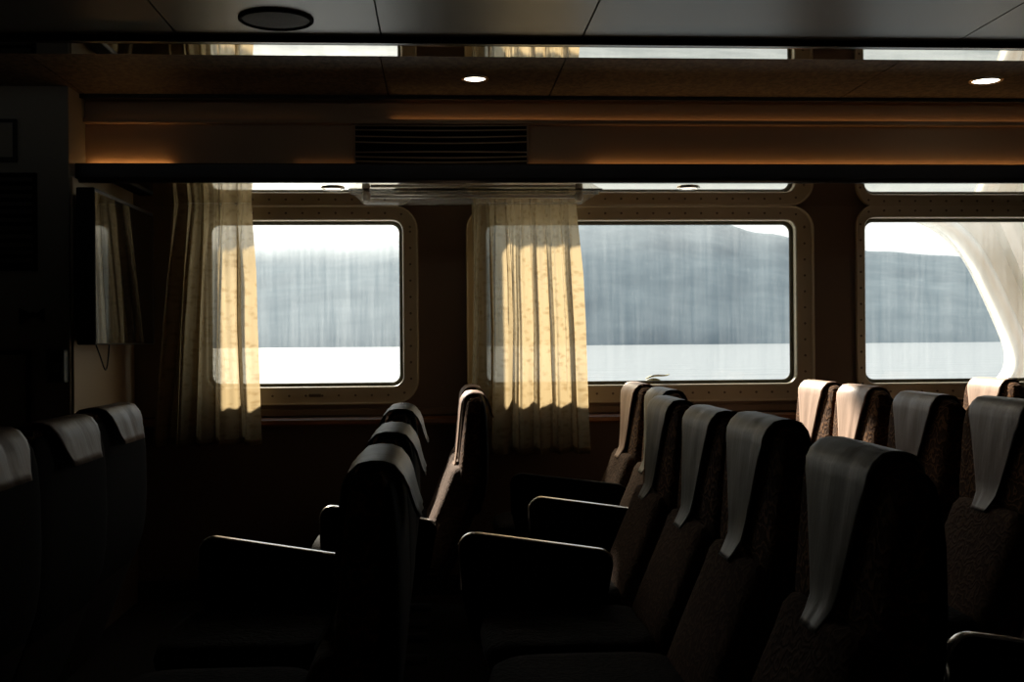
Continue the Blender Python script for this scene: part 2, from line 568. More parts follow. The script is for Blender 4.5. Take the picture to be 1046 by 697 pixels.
def make_window(i, spec):
    global screw_me
    (x0, x1, z0, z1), ml, mr, mt, mb = spec
    t = empty('window_%d' % i, ((x0 + x1) / 2, WY, z0), kind='structure')
    o = Vector(t.location)

    def lp(a, y, r, full=False):
        """loop between glass edge (a=0) and outer edge (a=1)"""
        return [Vector((p[0], y, p[1])) - o for p in rrect(x0 - ml * a, x1 + mr * a, z0 - mb * a, z1 + mt * a, r)]
    bm = bmesh.new()
    rows = [(1.0, WY, RO), (1.0, WY - 0.020, RO), (0.985, WY - 0.0235, RO - 0.002), (0.95, WY - 0.024, RO - 0.006),
            (0.915, WY - 0.021, RO - 0.010), (0.89, WY - 0.010, RO - 0.013), (0.86, WY - 0.008, RO - 0.016),
            (0.14, WY - 0.008, RI + 0.010), (0.06, WY - 0.005, RI + 0.004), (0.03, WY + 0.002, RI), (0.03, WY + 0.055, RI)]
    add_loops(bm, [lp(*r) for r in rows], cap=False)
    fr = from_bm('window_frame', bm, M['frame'], t, True)
    # rubber seal round the pane
    bm = bmesh.new()
    g0, g1 = WY + 0.046, WY + 0.058
    ring = []
    for ins, y in ((0.0, g1), (0.0, g0 - 0.008), (-0.006, g0 - 0.012), (-0.016, g0 - 0.008), (-0.018, g0)):
        ring.append([Vector((p[0], y, p[1])) - o for p in rrect(x0 - ins - 0.002, x1 + ins + 0.002, z0 - ins - 0.002, z1 + ins + 0.002, RI)] if False else
                    [Vector((p[0], y, p[1])) - o for p in rrect(x0 - 0.002 - ins, x1 + 0.002 + ins, z0 - 0.002 - ins, z1 + 0.002 + ins, RI + ins * 0.5)])
    # ins is negative inwards
    add_loops(bm, [[Vector(((q.x) * 1.0, q.y, q.z)) for q in r] for r in ring], cap=False)
    from_bm('rubber_seal', bm, M['gasket'], t, True)
    # glass
    bm = bmesh.new()
    a = [Vector((p[0], WY + 0.049, p[1])) - o for p in rrect(x0, x1, z0, z1, RI)]
    bm.faces.new([bm.verts.new(p) for p in a])
    gl = from_bm('glass_pane', bm, GLASS[i], t)
    # screws
    if screw_me is None:
        b2 = bmesh.new()
        add_loops(b2, [[Vector((r * math.cos(k), y, r * math.sin(k))) for k in [2 * math.pi * j / 8 for j in range(8)]]
                       for r, y in ((0.0062, 0.0), (0.0062, -0.002), (0.003, -0.0035))])
        bmesh.ops.recalc_face_normals(b2, faces=b2.faces)
        screw_me = bpy.data.meshes.new('screw')
        b2.to_mesh(screw_me)
        b2.free()
        screw_me.materials.append(M['screw'])
    path = [Vector((p[0], WY - 0.0078, p[1])) - o for p in rrect(x0 - ml * .5, x1 + mr * .5, z0 - mb * .5, z1 + mt * .5, (RI + RO) / 2 * 0.8)]
    path.append(path[0])
    step, acc = 0.082, 0.0
    for a, b in zip(path, path[1:]):
        L = (b - a).length
        while acc < L:
            s = bpy.data.objects.new('screw', screw_me)
            COL.objects.link(s)
            s.parent = fr
            s.location = a + (b - a) * (acc / L)
            acc += step
        acc -= L
    return t


GLASS = {1: dirty_glass('salt_glass_one', 1.0, 0.030, 0.125, (G1[1] - G1[0]) / 2, G1[3] - G1[2], 0.34),
         2: dirty_glass('salt_glass_two', 4.0, 0.004, 0.055, (G2[1] - G2[0]) / 2, G2[3] - G2[2], 0.06),
         3: dirty_glass('salt_glass_three', 7.0, 0.004, 0.075, (G3[1] - G3[0]) / 2, G3[3] - G3[2], 0.08)}
for i, w in enumerate(WINS):
    make_window(i + 1, w)

# little latch plate under the left window
lp = at(322, 404, D)
tag(box('latch_plate', (lp.x - 0.03, WY - 0.014, lp.z - 0.008), (lp.x + 0.03, WY - 0.0075, lp.z + 0.008), M['screw'], bevel=0.003),
    'small dark oblong plate screwed to the frame below the left window', 'latch plate')

# ledge and handrail below the windows, darker wall covering underneath
zled = at(560, 415, D).z
struct(box('trim_3', (XL + 0.012, WY - 0.028, zled - 0.035), (XR, WY, zled), M['wall'], bevel=0.006))
zr = at(360, 430, D).z
bm = bmesh.new()
prof = [(WY - 0.0, zr + 0.022), (WY - 0.035, zr + 0.02), (WY - 0.052, zr + 0.008), (WY - 0.052, zr - 0.012), (WY - 0.038, zr - 0.022), (WY, zr - 0.024)]
add_loops(bm, [[(x, y, z) for y, z in prof] for x in (XL + 0.012, XR)])
rail = from_bm('trim_4', bm, M['rail'])
struct(rail)
struct(box('wall_lower', (XL + 0.012, WY - 0.014, 0.0), (XR, WY, zr - 0.01), M['lowwall'], bevel=0))
struct(box('wall_recess_lower', (XL + 0.013, YB + 0.012, 0.0), (XL + 0.026, WY - 0.015, zr - 0.01), M['lowwall'], bevel=0.002))
struct(box('baseboard_window', (XL + 0.012, WY - 0.03, 0.0), (XR, WY - 0.013, 0.1), M['black'], bevel=0.003))

# ------------------------------------------------------------------ soffit, fascia and lit cove
YF = u(4.37)
struct(box('trim_5', (XL, u(4.40), Z_SOF), (XR, WY, Z_SOF + 0.02), M['soffit'], bevel=0.001))
bm = bmesh.new()
x_f0 = u(-1.318)
zf0, zf1 = Z_SOF - 0.001, zu(0.662)
prof = [(YF + 0.034, zf0), (YF + 0.010, zf0), (YF + 0.001, zf0 + 0.008), (YF, zf0 + 0.02), (YF, zf1 - 0.006), (YF + 0.005, zf1), (YF + 0.020, zf1), (YF + 0.024, zf1 - 0.006), (YF + 0.026, zf0 + 0.03), (YF + 0.034, zf0 + 0.024)]
add_loops(bm, [[(x, y, z) for y, z in prof] for x in (x_f0, XR)])
struct(from_bm('trim_6', bm, M['trimdark']))
YP = u(4.50)
ledge_z = zu(0.836)
struct(box('wall_cove', (XL, YP, Z_SOF + 0.02), (XR, YP + 0.05, Z_CEIL2 + 0.02), M['panel'], bevel=0))
# ledge with an upturned lip
bm = bmesh.new()
prof = [(YP, ledge_z - 0.010), (YP - 0.030, ledge_z - 0.010), (YP - 0.033, ledge_z - 0.006), (YP - 0.033, ledge_z + 0.010), (YP - 0.029, ledge_z + 0.010), (YP - 0.027, ledge_z - 0.002), (YP, ledge_z - 0.002)]
add_loops(bm, [[(x, y, z) for y, z in prof] for x in (XL, XR)])
struct(from_bm('trim_7', bm, M['panel']))

LED_COL = (1.0, 0.52, 0.19)


def led(xa, xb, y, z, strength, label):
    m = glow('led_strip_glow', LED_COL, strength)
    e = empty('led_strip', ((xa + xb) / 2, y, z), label, 'light strip', 'warm light strips hidden in the ceiling cove')
    o = Vector(e.location)
    a, b = Vector((xa, y - 0.005, z)) - o, Vector((xb, y + 0.005, z + 0.004)) - o
    box('backing_tape', a, b, M['steel'], e, bevel=0.001)
    box('light_line', (a.x + 0.002, a.y + 0.002, b.z), (b.x - 0.002, b.y - 0.002, b.z + 0.003), m, e, bevel=0)
    return e


zl = zu(0.666)
struct(box('trim_11', (XL, u(4.472), Z_SOF + 0.02), (XR, YP, zl), M['panel'], bevel=0))
led(XL + 0.02, at(172, 165, 4.45).x, u(4.489), zl, 11, 'short bright amber light strip in the lower cove at the left end')
led(at(300, 165, 4.45).x, at(600, 165, 4.45).x, u(4.489), zl, 0.9, 'dim amber light strip in the lower cove behind the slatted vent')
led(at(604, 165, 4.45).x, XR - 0.02, u(4.489), zl, 5.5, 'long amber light strip in the lower cove right of the slatted vent')
zl2 = ledge_z - 0.001
led(XL + 0.05, at(330, 120, 4.45).x, u(4.50) - 0.009, zl2, 0.22, 'faint amber light strip on the upper ledge left of the vent')
led(at(400, 120, 4.45).x, XR - 0.02, u(4.50) - 0.009, zl2, 2.6, 'amber light strip on the upper ledge above and right of the vent')

struct(box('trim_10', (XL, u(4.425), zu(0.911)), (XR, u(4.45), Z_CEIL2 + 0.01), M['trimdark'], bevel=0.002))

# slatted air vent on the cove panel
pv0, pv1 = at(363, 168, 4.485), at(538, 127.5, 4.485)
vx0, vx1 = pv0.x, pv1.x
vz0, vz1 = zu(0.672), pv1.z
vent = empty('air_vent', ((vx0 + vx1) / 2, YP, vz0), 'wide dark slatted air vent on the amber-lit panel under the ceiling', 'vent')
o = Vector(vent.location)
box('vent_backing', Vector((vx0, YP - 0.006, vz0)) - o, Vector((vx1, YP - 0.001, vz1)) - o, M['vback'], vent, bevel=0.001)
box('vent_frame', Vector((vx0 - 0.006, YP - 0.022, vz0)) - o, Vector((vx0, YP - 0.001, vz1)) - o, M['vent'], vent, bevel=0.001)
box('vent_frame', Vector((vx1, YP - 0.022, vz0)) - o, Vector((vx1 + 0.006, YP - 0.001, vz1)) - o, M['vent'], vent, bevel=0.001)
for k, (ypx, sag) in enumerate(((128.5, 0.3), (133, 0.6), (139.5, 0.9), (145.5, 1.0), (156.0, -0.3), (160.5, 0.9), (165, 1.0))):
    bm = bmesh.new()
    loops = []
    for q in range(13):
        tt = q / 12
        x = vx0 + (vx1 - vx0) * tt
        z = at(363 + 175 * tt, ypx + sag * math.sin(math.pi * tt) * 1.4, 4.485).z
        loops.append([Vector((x, YP - 0.021, z - 0.0022)) - o, Vector((x, YP - 0.021, z + 0.0008)) - o, Vector((x, YP - 0.006, z + 0.007)) - o, Vector((x, YP - 0.006, z + 0.004)) - o])
    add_loops(bm, loops)
    from_bm('vent_slat', bm, M['vent'], vent)


# ------------------------------------------------------------------ lamps and speaker on the ceilings
def downlight(pos, rad, label, lampmat, grp):
    e = empty('ceiling_light', pos, label, 'ceiling light', grp)
    lathe('rim', [(rad * 1.30, 0.0), (rad * 1.30, -0.003), (rad * 1.2, -0.007), (rad * 1.02, -0.006), (rad, 0.0)], (0, 0, 0), M['chrome'], e, cap=False)
    lathe('lens', [(rad * 1.01, -0.001), (rad * 0.9, -0.004), (rad * 0.4, -0.0055), (0.001, -0.006)], (0, 0, 0), lampmat, e, cap=False)
    return e


def on_plane(x, y, zrel):
    """point at pixel x, y on the level plane zrel units above the lens"""
    d = R @ Vector(((x - W / 2) / F, -(y - H / 2) / F, -1.0))
    t = zrel * S / d.z
    return Vector((d.x * t, d.y * t, CAM_Z + d.z * t))


p = on_plane(485, 80, 0.926)
downlight(p, 0.044, 'lit round ceiling light left, above the slatted air vent', M['lamp'], 'round ceiling lights')
p = on_plane(1007, 82, 0.926)
downlight(p, 0.055, 'lit round ceiling light in the speckled ceiling at the far right', M['lamp'], 'round ceiling lights')
p = on_plane(340, 192, 0.592)
downlight(p, 0.040, 'small round light in the shiny soffit above the left window', M['lamp2'], 'round soffit lights')
p = on_plane(703, 191.5, 0.592)
downlight(p, 0.040, 'small round light in the shiny soffit above the middle window', M['lamp2'], 'round soffit lights')

p = on_plane(282, 19, 0.838)
sp = empty('ceiling_speaker', p, 'round dark loudspeaker grille in the glossy grey ceiling at upper left', 'ceiling speaker')
rs = 0.111
lathe('rim', [(rs, 0.0), (rs, -0.006), (rs * 0.95, -0.010), (rs * 0.9, -0.008), (rs * 0.89, -0.002)], (0, 0, 0), M['vback'], sp, cap=False)
grille = pbr('speaker_mesh', (0.016, 0.015, 0.013), 0.6, bump=0.6, bscale=220)
lathe('grille', [(rs * 0.9, -0.004), (rs * 0.6, -0.0075), (rs * 0.3, -0.009), (0.001, -0.0095)], (0, 0, 0), grille, sp, cap=False)

# clear light fitting hanging under the soffit
pa, pb = on_plane(358, 195.5, 0.592), on_plane(612, 196, 0.592)
fx0, fx1, fy = pa.x, pb.x, pa.y
fit = empty('ceiling_strip_light', ((fx0 + fx1) / 2, fy, Z_SOF), 'long unlit strip light with clear cover under the shiny soffit', 'strip light')
hh, L = 0.056, (fx1 - fx0) / 2
bm = bmesh.new()
sec = [(-0.060, -0.004), (-0.058, -0.02), (-0.052, -hh), (0.052, -hh), (0.058, -0.02), (0.060, -0.004)]
ends = [(-L, 0.05), (-L + 0.008, 0.10), (-L + 0.062, 1.0), (L - 0.085, 1.0), (L - 0.008, 0.10), (L, 0.05)]
add_loops(bm, [[Vector((x, y, -0.004 + (z + 0.004) * k)) for y, z in sec] for x, k in ends])
from_bm('clear_cover', bm, M['acryl'], fit)
box('front_rim', (-L - 0.004, -0.066, -0.005), (L + 0.004, -0.060, -0.0005), M['trimdark'], fit, bevel=0.001)
box('rear_rim', (-L - 0.004, 0.060, -0.005), (L + 0.004, 0.066, -0.0005), M['trimdark'], fit, bevel=0.001)
tube('fluorescent_tube', [(-L + 0.09, 0.0, -0.024), (L - 0.11, 0.0, -0.024)], 0.008, pbr('tube_glass', (0.75, 0.73, 0.68), 0.25), fit)
for sx in (-L + 0.070, L - 0.095):
    lathe('tube_holder', [(0.016, -0.004), (0.019, -0.02), (0.017, -0.040), (0.006, -0.046)], (sx, 0, 0), M['white_paint'], fit, n=16)


# ------------------------------------------------------------------ curtains
def curtain(name, lpx, rpx, ypx, yd, folds, amp, seed, label):
    """hanging cloth; lpx/rpx: left and right edge at top, middle, bottom"""
    rnd = random.Random(seed)
    n, mrows = 220, 36
    zt, zb = at(lpx[0], ypx[0], D - yd).z, at(lpx[2], ypx[1], D - yd).z
    # fold phases: irregular spacing
    ks = []
    acc = 0
    for k in range(folds + 1):
        ks.append(acc)
        acc += 0.45 + rnd.random() * 1.1
    ks = [k / ks[-1] for k in ks]
    am = [amp * (0.45 + rnd.random() * 0.9) for _ in ks]
    bm = bmesh.new()
    uvl = bm.loops.layers.uv.new('UVMap')
    grid = []
    e = empty(name, (at((lpx[0] + rpx[0]) / 2, ypx[0], D - yd).x, u(D - yd), zb), label, 'curtain', 'window curtains')
    o = Vector(e.location)
    length = (rpx[1] - lpx[1]) / F * D * S * 1.6
    for r in range(mrows + 1):
        t = r / mrows
        def lerp3(v):
            return v[0] + (v[1] - v[0]) * min(1, t * 2) if t < .5 else v[1] + (v[2] - v[1]) * (t - .5) * 2
        xa = at(lerp3(lpx), 300, D - yd).x
        xb = at(lerp3(rpx), 300, D - yd).x
        z = zt + (zb - zt) * t
        open_ = 0.35 + 0.65 * min(1, t * 3.5)
        row = []
        for i in range(n + 1):
            s = i / n
            j = max(k for k in range(len(ks)) if ks[k] <= s + 1e-9)
            j = min(j, len(ks) - 2)
            q = (s - ks[j]) / (ks[j + 1] - ks[j])
            a = am[j] * (1 - q) + am[j + 1] * q
            ph = math.pi * 2 * (j + q)
            drift = 0.35 * math.sin(3 * t + j * 1.7)
            y = a * math.sin(ph + drift) * open_ + 0.3 * a * math.sin(2.3 * ph + 1.1 * j) * open_
            y += 0.006 * math.sin(2 * math.pi * s * folds * 2.6 + 1.3 * math.sin(2 * t + j)) * open_ + 0.003 * math.sin(2 * math.pi * s * folds * 4.7 + t) * open_
            y += 0.004 * mnoise.noise(Vector((s * 30, t * 3, seed)))
            x = xa + (xb - xa) * s + 0.55 * a * math.sin(ph + 0.9 + drift) * open_ + 0.22 * a * math.sin(2 * ph + 0.8 + drift) * open_
            zz = z + (0.008 * math.sin(ph) if r == mrows else 0)
            row.append(bm.verts.new(Vector((x, u(D - yd) + y, zz)) - o))
        grid.append(row)
    for r in range(mrows):
        for i in range(n):
            f = bm.faces.new((grid[r][i], grid[r][i + 1], grid[r + 1][i + 1], grid[r + 1][i]))
            f.smooth = True
            for lo, (a, b) in zip(f.loops, ((i, r), (i + 1, r), (i + 1, r + 1), (i, r + 1))):
                lo[uvl].uv = (a / n * length, (1 - b / mrows) * (zt - zb))
    me = bpy.data.meshes.new('cloth')
    bm.to_mesh(me)
    bm.free()
    link('cloth', me, M['curtain'], e)
    # hem along the bottom
    pts = [Vector(v) for v in [me.vertices[mrows * (n + 1) + i].co for i in range(0, n + 1, 2)]]
    hb = bmesh.new()
    add_loops(hb, [[p + Vector((0, -0.003, 0.03)), p + Vector((0, -0.003, 0)), p + Vector((0, 0.003, 0)), p + Vector((0, 0.003, 0.03))] for p in pts])
    from_bm('hem', hb, M['curtain'], e, True)
    return e


curtain('curtain', (176, 163, 152), (256, 258, 263), (208, 455), 0.115, 5, 0.034, 3,
        'cream lace curtain left of the left window, beside the television')
curtain('curtain', (481, 480, 475), (587, 594, 598), (208, 464), 0.115, 6, 0.034, 11,
        'golden backlit lace curtain drawn across the left part of the middle window')
# short rails the curtains hang from
for k, (a, b, yd) in enumerate(((188, 256, 0.10), (486, 588, 0.10))):
    pa_, pb_ = at(a, 205, D - yd), at(b, 205, D - yd)
    struct(box('trim_%d' % (8 + k), (pa_.x, pa_.y - 0.006, Z_SOF - 0.007), (pb_.x, pa_.y + 0.006, Z_SOF - 0.001), M['white_paint'], bevel=0.002))

# ------------------------------------------------------------------ television on the recess wall
tf, tr = at(97, 270, 1), at(157, 270, 1)
XS = u(-1.205)
ty0 = XS * tf.y / tf.x
ty1 = XS * tr.y / tr.x
tz1 = CAM_Z + (at(97, 191, 1).z - CAM_Z) * ty0 / S
tz0 = CAM_Z + (at(97, 352.5, 1).z - CAM_Z) * ty0 / S
tv = empty('television', (XS - 0.03, (ty0 + ty1) / 2, tz0), 'black flat television on the side wall left of the curtain', 'television')
o = Vector(tv.location)
box('case', Vector((XS - 0.075, ty0, tz0)) - o, Vector((XS, ty1, tz1)) - o, M['black'], tv, bevel=0.006)
b_ = 0.018
box('screen', Vector((XS - 0.004, ty0 + 0.004, tz0 + 0.006)) - o, Vector((XS + 0.0015, ty1 - b_, tz1 - b_)) - o, M['tvscreen'], tv, bevel=0.001)
box('wall_bracket', Vector((XL + 0.016, (ty0 + ty1) / 2 - 0.15, (tz0 + tz1) / 2 - 0.12)) - o, Vector((XS - 0.07, (ty0 + ty1) / 2 + 0.15, (tz0 + tz1) / 2 + 0.12)) - o, M['black'], tv, bevel=0.004)
# cord hanging below
yc0 = 5.15
pts = []
for k in range(25):
    t = k / 24
    pts.append((XS - 0.045 + 0.012 * math.sin(3 * t), yc0 - 0.14 + 0.20 * t, tz0 + 0.01 - 0.105 * math.sin(math.pi * t) ** 0.8 + 0.012 * math.sin(9 * t)))
tag(tube('cord', pts, 0.0035, M['black'], n=8), 'thin black cord looping below the wall television', 'cord')

# ------------------------------------------------------------------ fittings on the left bulkhead


def bk(x, y):
    return at(x, y, 4.30)


def bulk_box(name, x0, y0, x1, y1, d0, d1, mat, parent=None, o=Vector((0, 0, 0)), bevel=0.004):
    a, b = bk(x0, y1), bk(x1, y0)
    return box(name, Vector((a.x, YB - d1, a.z)) - o, Vector((b.x, YB - d0, b.z)) - o, mat, parent, bevel)


lv = empty('louvre_panel', Vector((bk(10, 277).x, YB, bk(10, 277).z)), 'dark louvred grille on the bulkhead at the left edge', 'vent')
o = Vector(lv.location)
bulk_box('louvre_backing', -30, 177, 38, 277, 0.0, 0.004, M['vback'], lv, o, 0.001)
for (a, b_, c, d) in ((-30, 177, 38, 180), (-30, 274, 38, 277), (35, 177, 38, 277), (-30, 177, -27, 277)):
    bulk_box('louvre_frame', a, b_, c, d, 0.002, 0.016, M['blackside'], lv, o, 0.001)
for k in range(11):
    yy = 183 + k * 8.3
    a, b2 = bk(-27, yy), bk(35, yy)
    bm = bmesh.new()
    add_loops(bm, [[Vector((x, YB - 0.016, a.z - 0.012)) - o, Vector((x, YB - 0.014, a.z - 0.010)) - o, Vector((x, YB - 0.003, a.z + 0.006)) - o, Vector((x, YB - 0.005, a.z + 0.006)) - o] for x in (a.x, b2.x)])
    from_bm('louvre_slat', bm, M['louvre'], lv)

nf = empty('notice_frame', Vector((bk(4, 166).x, YB, bk(4, 166).z)), 'dark framed notice above the louvred grille at the left edge', 'notice')
o = Vector(nf.location)
bulk_box('frame', -22, 122, 18, 166, 0.0, 0.014, M['black'], nf, o)
bulk_box('panel', -19, 126, 14, 161, 0.012, 0.016, M['bulk'], nf, o, 0.001)

# double coat hook shaped like a bow tie
hk = empty('hanging_coat_hook', Vector((bk(35, 322).x, YB, bk(35, 322).z)), 'small dark bow-tie shaped coat hook on the bulkhead below the grille', 'coat hook')
o = Vector(hk.location)
cx = bk(35.5, 322.5)
for sgn in (-1, 1):
    bm = bmesh.new()
    w1 = 0.05
    loops = []
    for q, hz, dp in ((0.0, 0.006, 0.014), (0.4, 0.012, 0.020), (0.8, 0.024, 0.034), (1.0, 0.030, 0.040)):
        x = cx.x + sgn * w1 * q
        loops.append([Vector((x, YB - dp + 0.012, cx.z - hz)) - o, Vector((x, YB - dp, cx.z - hz)) - o, Vector((x, YB - dp, cx.z + hz)) - o, Vector((x, YB - dp + 0.012, cx.z + hz)) - o])
    add_loops(bm, loops)
    from_bm('hook_wing', bm, M['black'], hk)
lathe('stem', [(0.010, 0.0), (0.012, -0.004), (0.012, -0.008), (0.004, -0.010)], (0, 0, 0), M['black'], hk, n=16).rotation_euler = (-math.pi / 2, 0, 0)
hk.children[-1].scale = (1, 1, 1.6)

# green-grey switch box at the bulkhead corner
sb = empty('switch_box', Vector((bk(61, 392).x, YB, bk(61, 392).z)), 'small dark green switch box at the bulkhead corner under the television', 'switch box')
o = Vector(sb.location)
bulk_box('body', 51, 357, 70, 391, 0.0, 0.055, M['greenbox'], sb, o, 0.006)
bulk_box('cover_plate', 53.5, 361, 68, 388, 0.053, 0.060, M['black'], sb, o, 0.002)
bulk_box('rocker', 58, 370, 64, 379, 0.058, 0.066, M['greenbox'], sb, o, 0.002)

# door panel in the bulkhead, only its upper right part in view
dr = empty('door_1', Vector((bk(0, 357).x - 0.4, YB, 0)), kind='structure')
o = Vector(dr.location)
a, b_ = bk(-200, 360), bk(32, 360)
box('door_leaf', Vector((a.x, YB - 0.010, 0.01)) - o, Vector((b_.x - 0.02, YB - 0.001, a.z - 0.02)) - o, M['bulk'], dr, 0.003)
box('door_frame', Vector((b_.x - 0.016, YB - 0.018, 0)) - o, Vector((b_.x, YB - 0.001, a.z)) - o, M['blackside'], dr, 0.003)
box('door_frame', Vector((a.x, YB - 0.018, a.z - 0.016)) - o, Vector((b_.x, YB - 0.001, a.z)) - o, M['blackside'], dr, 0.003)


# ------------------------------------------------------------------ seats
# local frame of a seat: origin on the floor below the headrest's middle, facing -x
def ring(z, xf, xb, hw, p=5.0, n=36, tilt=0.0):
    cx, hx = (xf + xb) / 2, (xb - xf) / 2
    pts = []
    for k in range(n):
        a = 2 * math.pi * k / n
        c, s = math.cos(a), math.sin(a)
        q = 2.0 / p
        X = cx + hx * math.copysign(abs(c) ** q, c)
        Y = hw * math.copysign(abs(s) ** q, s)
        pts.append(Vector((X, Y, z + tilt * (X - cx))))
    return pts


HT = 1.067          # top of the headrest


def loft(name, rows, mat, n=40, p=5.0):
    bm = bmesh.new()
    add_loops(bm, [ring(z, a, b, w, p, n) for z, a, b, w in rows])
    bmesh.ops.recalc_face_normals(bm, faces=bm.faces)
    me = bpy.data.meshes.new(name)
    bm.to_mesh(me)
    bm.free()
    for q in me.polygons:
        q.use_smooth = True
    me.materials.append(mat)
    return me


head_rows = [(0.715, -0.060, 0.010, 0.205), (0.730, -0.072, 0.020, 0.245), (0.78, -0.070, 0.030, 0.254), (0.86, -0.062, 0.034, 0.258), (0.93, -0.055, 0.034, 0.260),
             (0.99, -0.049, 0.032, 0.258), (1.027, -0.044, 0.030, 0.248), (1.047, -0.038, 0.026, 0.230), (1.059, -0.028, 0.019, 0.205), (1.0645, -0.016, 0.011, 0.175), (1.066, -0.005, 0.004, 0.145)]
ME_head = loft('headrest', head_rows, M['headfab'])
back_rows = [(0.36, -0.225, -0.135, 0.19), (0.375, -0.245, -0.120, 0.222), (0.45, -0.226, -0.080, 0.230), (0.55, -0.186, -0.040, 0.232), (0.64, -0.148, -0.004, 0.232),
             (0.70, -0.122, 0.010, 0.228), (0.745, -0.108, 0.016, 0.218), (0.765, -0.096, 0.012, 0.20), (0.772, -0.07, 0.0, 0.17)]
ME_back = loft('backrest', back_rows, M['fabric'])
shell_rows = [(0.34, -0.16, -0.112, 0.19), (0.36, -0.15, -0.098, 0.232), (0.45, -0.105, -0.062, 0.240), (0.55, -0.064, -0.022, 0.242), (0.62, -0.036, 0.006, 0.240), (0.66, -0.018, 0.022, 0.234), (0.69, -0.004, 0.028, 0.215), (0.697, 0.004, 0.024, 0.19)]
hshell_rows = [(0.60, -0.020, 0.006, 0.20), (0.615, -0.020, 0.016, 0.238), (0.68, -0.002, 0.036, 0.253), (0.74, 0.004, 0.044, 0.260), (0.82, 0.004, 0.047, 0.264), (0.93, 0.003, 0.045, 0.264), (0.99, 0.002, 0.041, 0.258), (1.027, 0.001, 0.036, 0.244), (1.043, 0.003, 0.030, 0.222), (1.050, 0.006, 0.024, 0.19)]
ME_hshell = loft('headrest_shell', hshell_rows, M['blackside'])
ME_shell = loft('back_shell', shell_rows, M['backshell'])
seat_rows = [(0.385, -0.63, -0.20, 0.230), (0.392, -0.655, -0.19, 0.248), (0.43, -0.665, -0.185, 0.252), (0.463, -0.655, -0.19, 0.248), (0.476, -0.63, -0.20, 0.232), (0.480, -0.58, -0.24, 0.19)]
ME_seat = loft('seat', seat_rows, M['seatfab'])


def front_x(z, rows):
    for (za, fa, ba, wa), (zb, fb, bb, wb) in zip(rows, rows[1:]):
        if za <= z <= zb:
            t = (z - za) / (zb - za)
            return fa + (fb - fa) * t, ba + (bb - ba) * t, wa + (wb - wa) * t
    return rows[-1][1:]


def cover_mesh(mat, seed):
    """leather cover: hangs down the front as a narrowing tongue, laps over the top, short flap behind"""
    rnd = random.Random(seed)
    path = []
    for z in (0.742, 0.752, 0.765, 0.79, 0.83, 0.87, 0.91, 0.95, 0.99, 1.017):
        f, b, w = front_x(z, head_rows)
        t = (1.017 - z) / 0.275
        path.append((f - 0.009 - 0.22 * max(0, t - 0.80) ** 1.3, z, 0.165 - 0.050 * t ** 0.6 - 0.072 * t ** 1.3))
    for x, z, w in ((-0.052, 1.037, 0.168), (-0.043, 1.055, 0.168), (-0.027, 1.070, 0.166), (-0.008, 1.074, 0.163), (0.012, 1.073, 0.160), (0.028, 1.067, 0.156), (0.042, 1.050, 0.152),
                    (0.050, 1.032, 0.144), (0.055, 1.012, 0.132), (0.061, 0.992, 0.118), (0.068, 0.975, 0.106)):
        path.append((x, z, w))
    bm = bmesh.new()
    n = 20
    grid = []
    for k, (x, z, w) in enumerate(path):
        row = []
        for i in range(n + 1):
            v = -1 + 2 * i / n
            y = v * w
            xx = x
            zz = z
            e = abs(y) / 0.25
            rb = max(0, e - 0.78) / 0.22
            if z > 1.022:      # follow the rounded shoulders of the headrest
                zz = z - 0.030 * rb ** 2
            elif x < 0:
                xx = x + 0.006 * rb ** 2
            wr = 0.003 * mnoise.noise(Vector((v * 2.5 + seed, z * 5, seed * 1.7)))
            xx += wr * (-1 if x < 0 else 1) - (0.002 if x < 0 else -0.002)
            row.append(bm.verts.new((xx, y, zz)))
        grid.append(row)
    for a, b in zip(grid, grid[1:]):
        for i in range(n):
            bm.faces.new((a[i], a[i + 1], b[i + 1], b[i]))
    bmesh.ops.recalc_face_normals(bm, faces=bm.faces)
    r = bmesh.ops.solidify(bm, geom=bm.faces[:], thickness=-0.004)
    bmesh.ops.recalc_face_normals(bm, faces=bm.faces)
    me = bpy.data.meshes.new('headrest_cover')
    bm.to_mesh(me)
    bm.free()
    for q in me.polygons:
        q.use_smooth = True
    me.materials.append(mat)
    return me


COVERS = {'leather': [cover_mesh(M['leather'], s) for s in (1, 2, 3)],
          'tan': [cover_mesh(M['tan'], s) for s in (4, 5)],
          'brown_leather': [cover_mesh(M['brown_leather'], s) for s in (6, 7)]}


def leg_me():
    bm = bmesh.new()
    tube_bm(bm, [(-0.40, 0, 0.39), (-0.40, 0, 0.06), (-0.40, 0, 0.02)], [0.022, 0.022, 0.03], 12)
    me = bpy.data.meshes.new('leg')
    bmesh.ops.recalc_face_normals(bm, faces=bm.faces)
    bm.to_mesh(me)
    bm.free()
    for q in me.polygons:
        q.use_smooth = True
    me.materials.append(M['legmetal'])
    return me


ME_leg = leg_me()


def foot_me():
    bm = bmesh.new()
    add_loops(bm, [[Vector((x, y * w, z)) for y, z in ((-1, 0.0), (-1, 0.016), (-0.7, 0.03), (0.7, 0.03), (1, 0.016), (1, 0.0))] for x, w in ((-0.58, 0.02), (-0.56, 0.032), (-0.22, 0.032), (-0.20, 0.02))])
    bmesh.ops.recalc_face_normals(bm, faces=bm.faces)
    me = bpy.data.meshes.new('foot')
    bm.to_mesh(me)
    bm.free()
    me.materials.append(M['legmetal'])
    return me


ME_foot = foot_me()


def add(name, me, parent, loc=(0, 0, 0)):
    o = bpy.data.objects.new(name, me)
    COL.objects.link(o)
    o.parent = parent
    o.location = loc
    return o


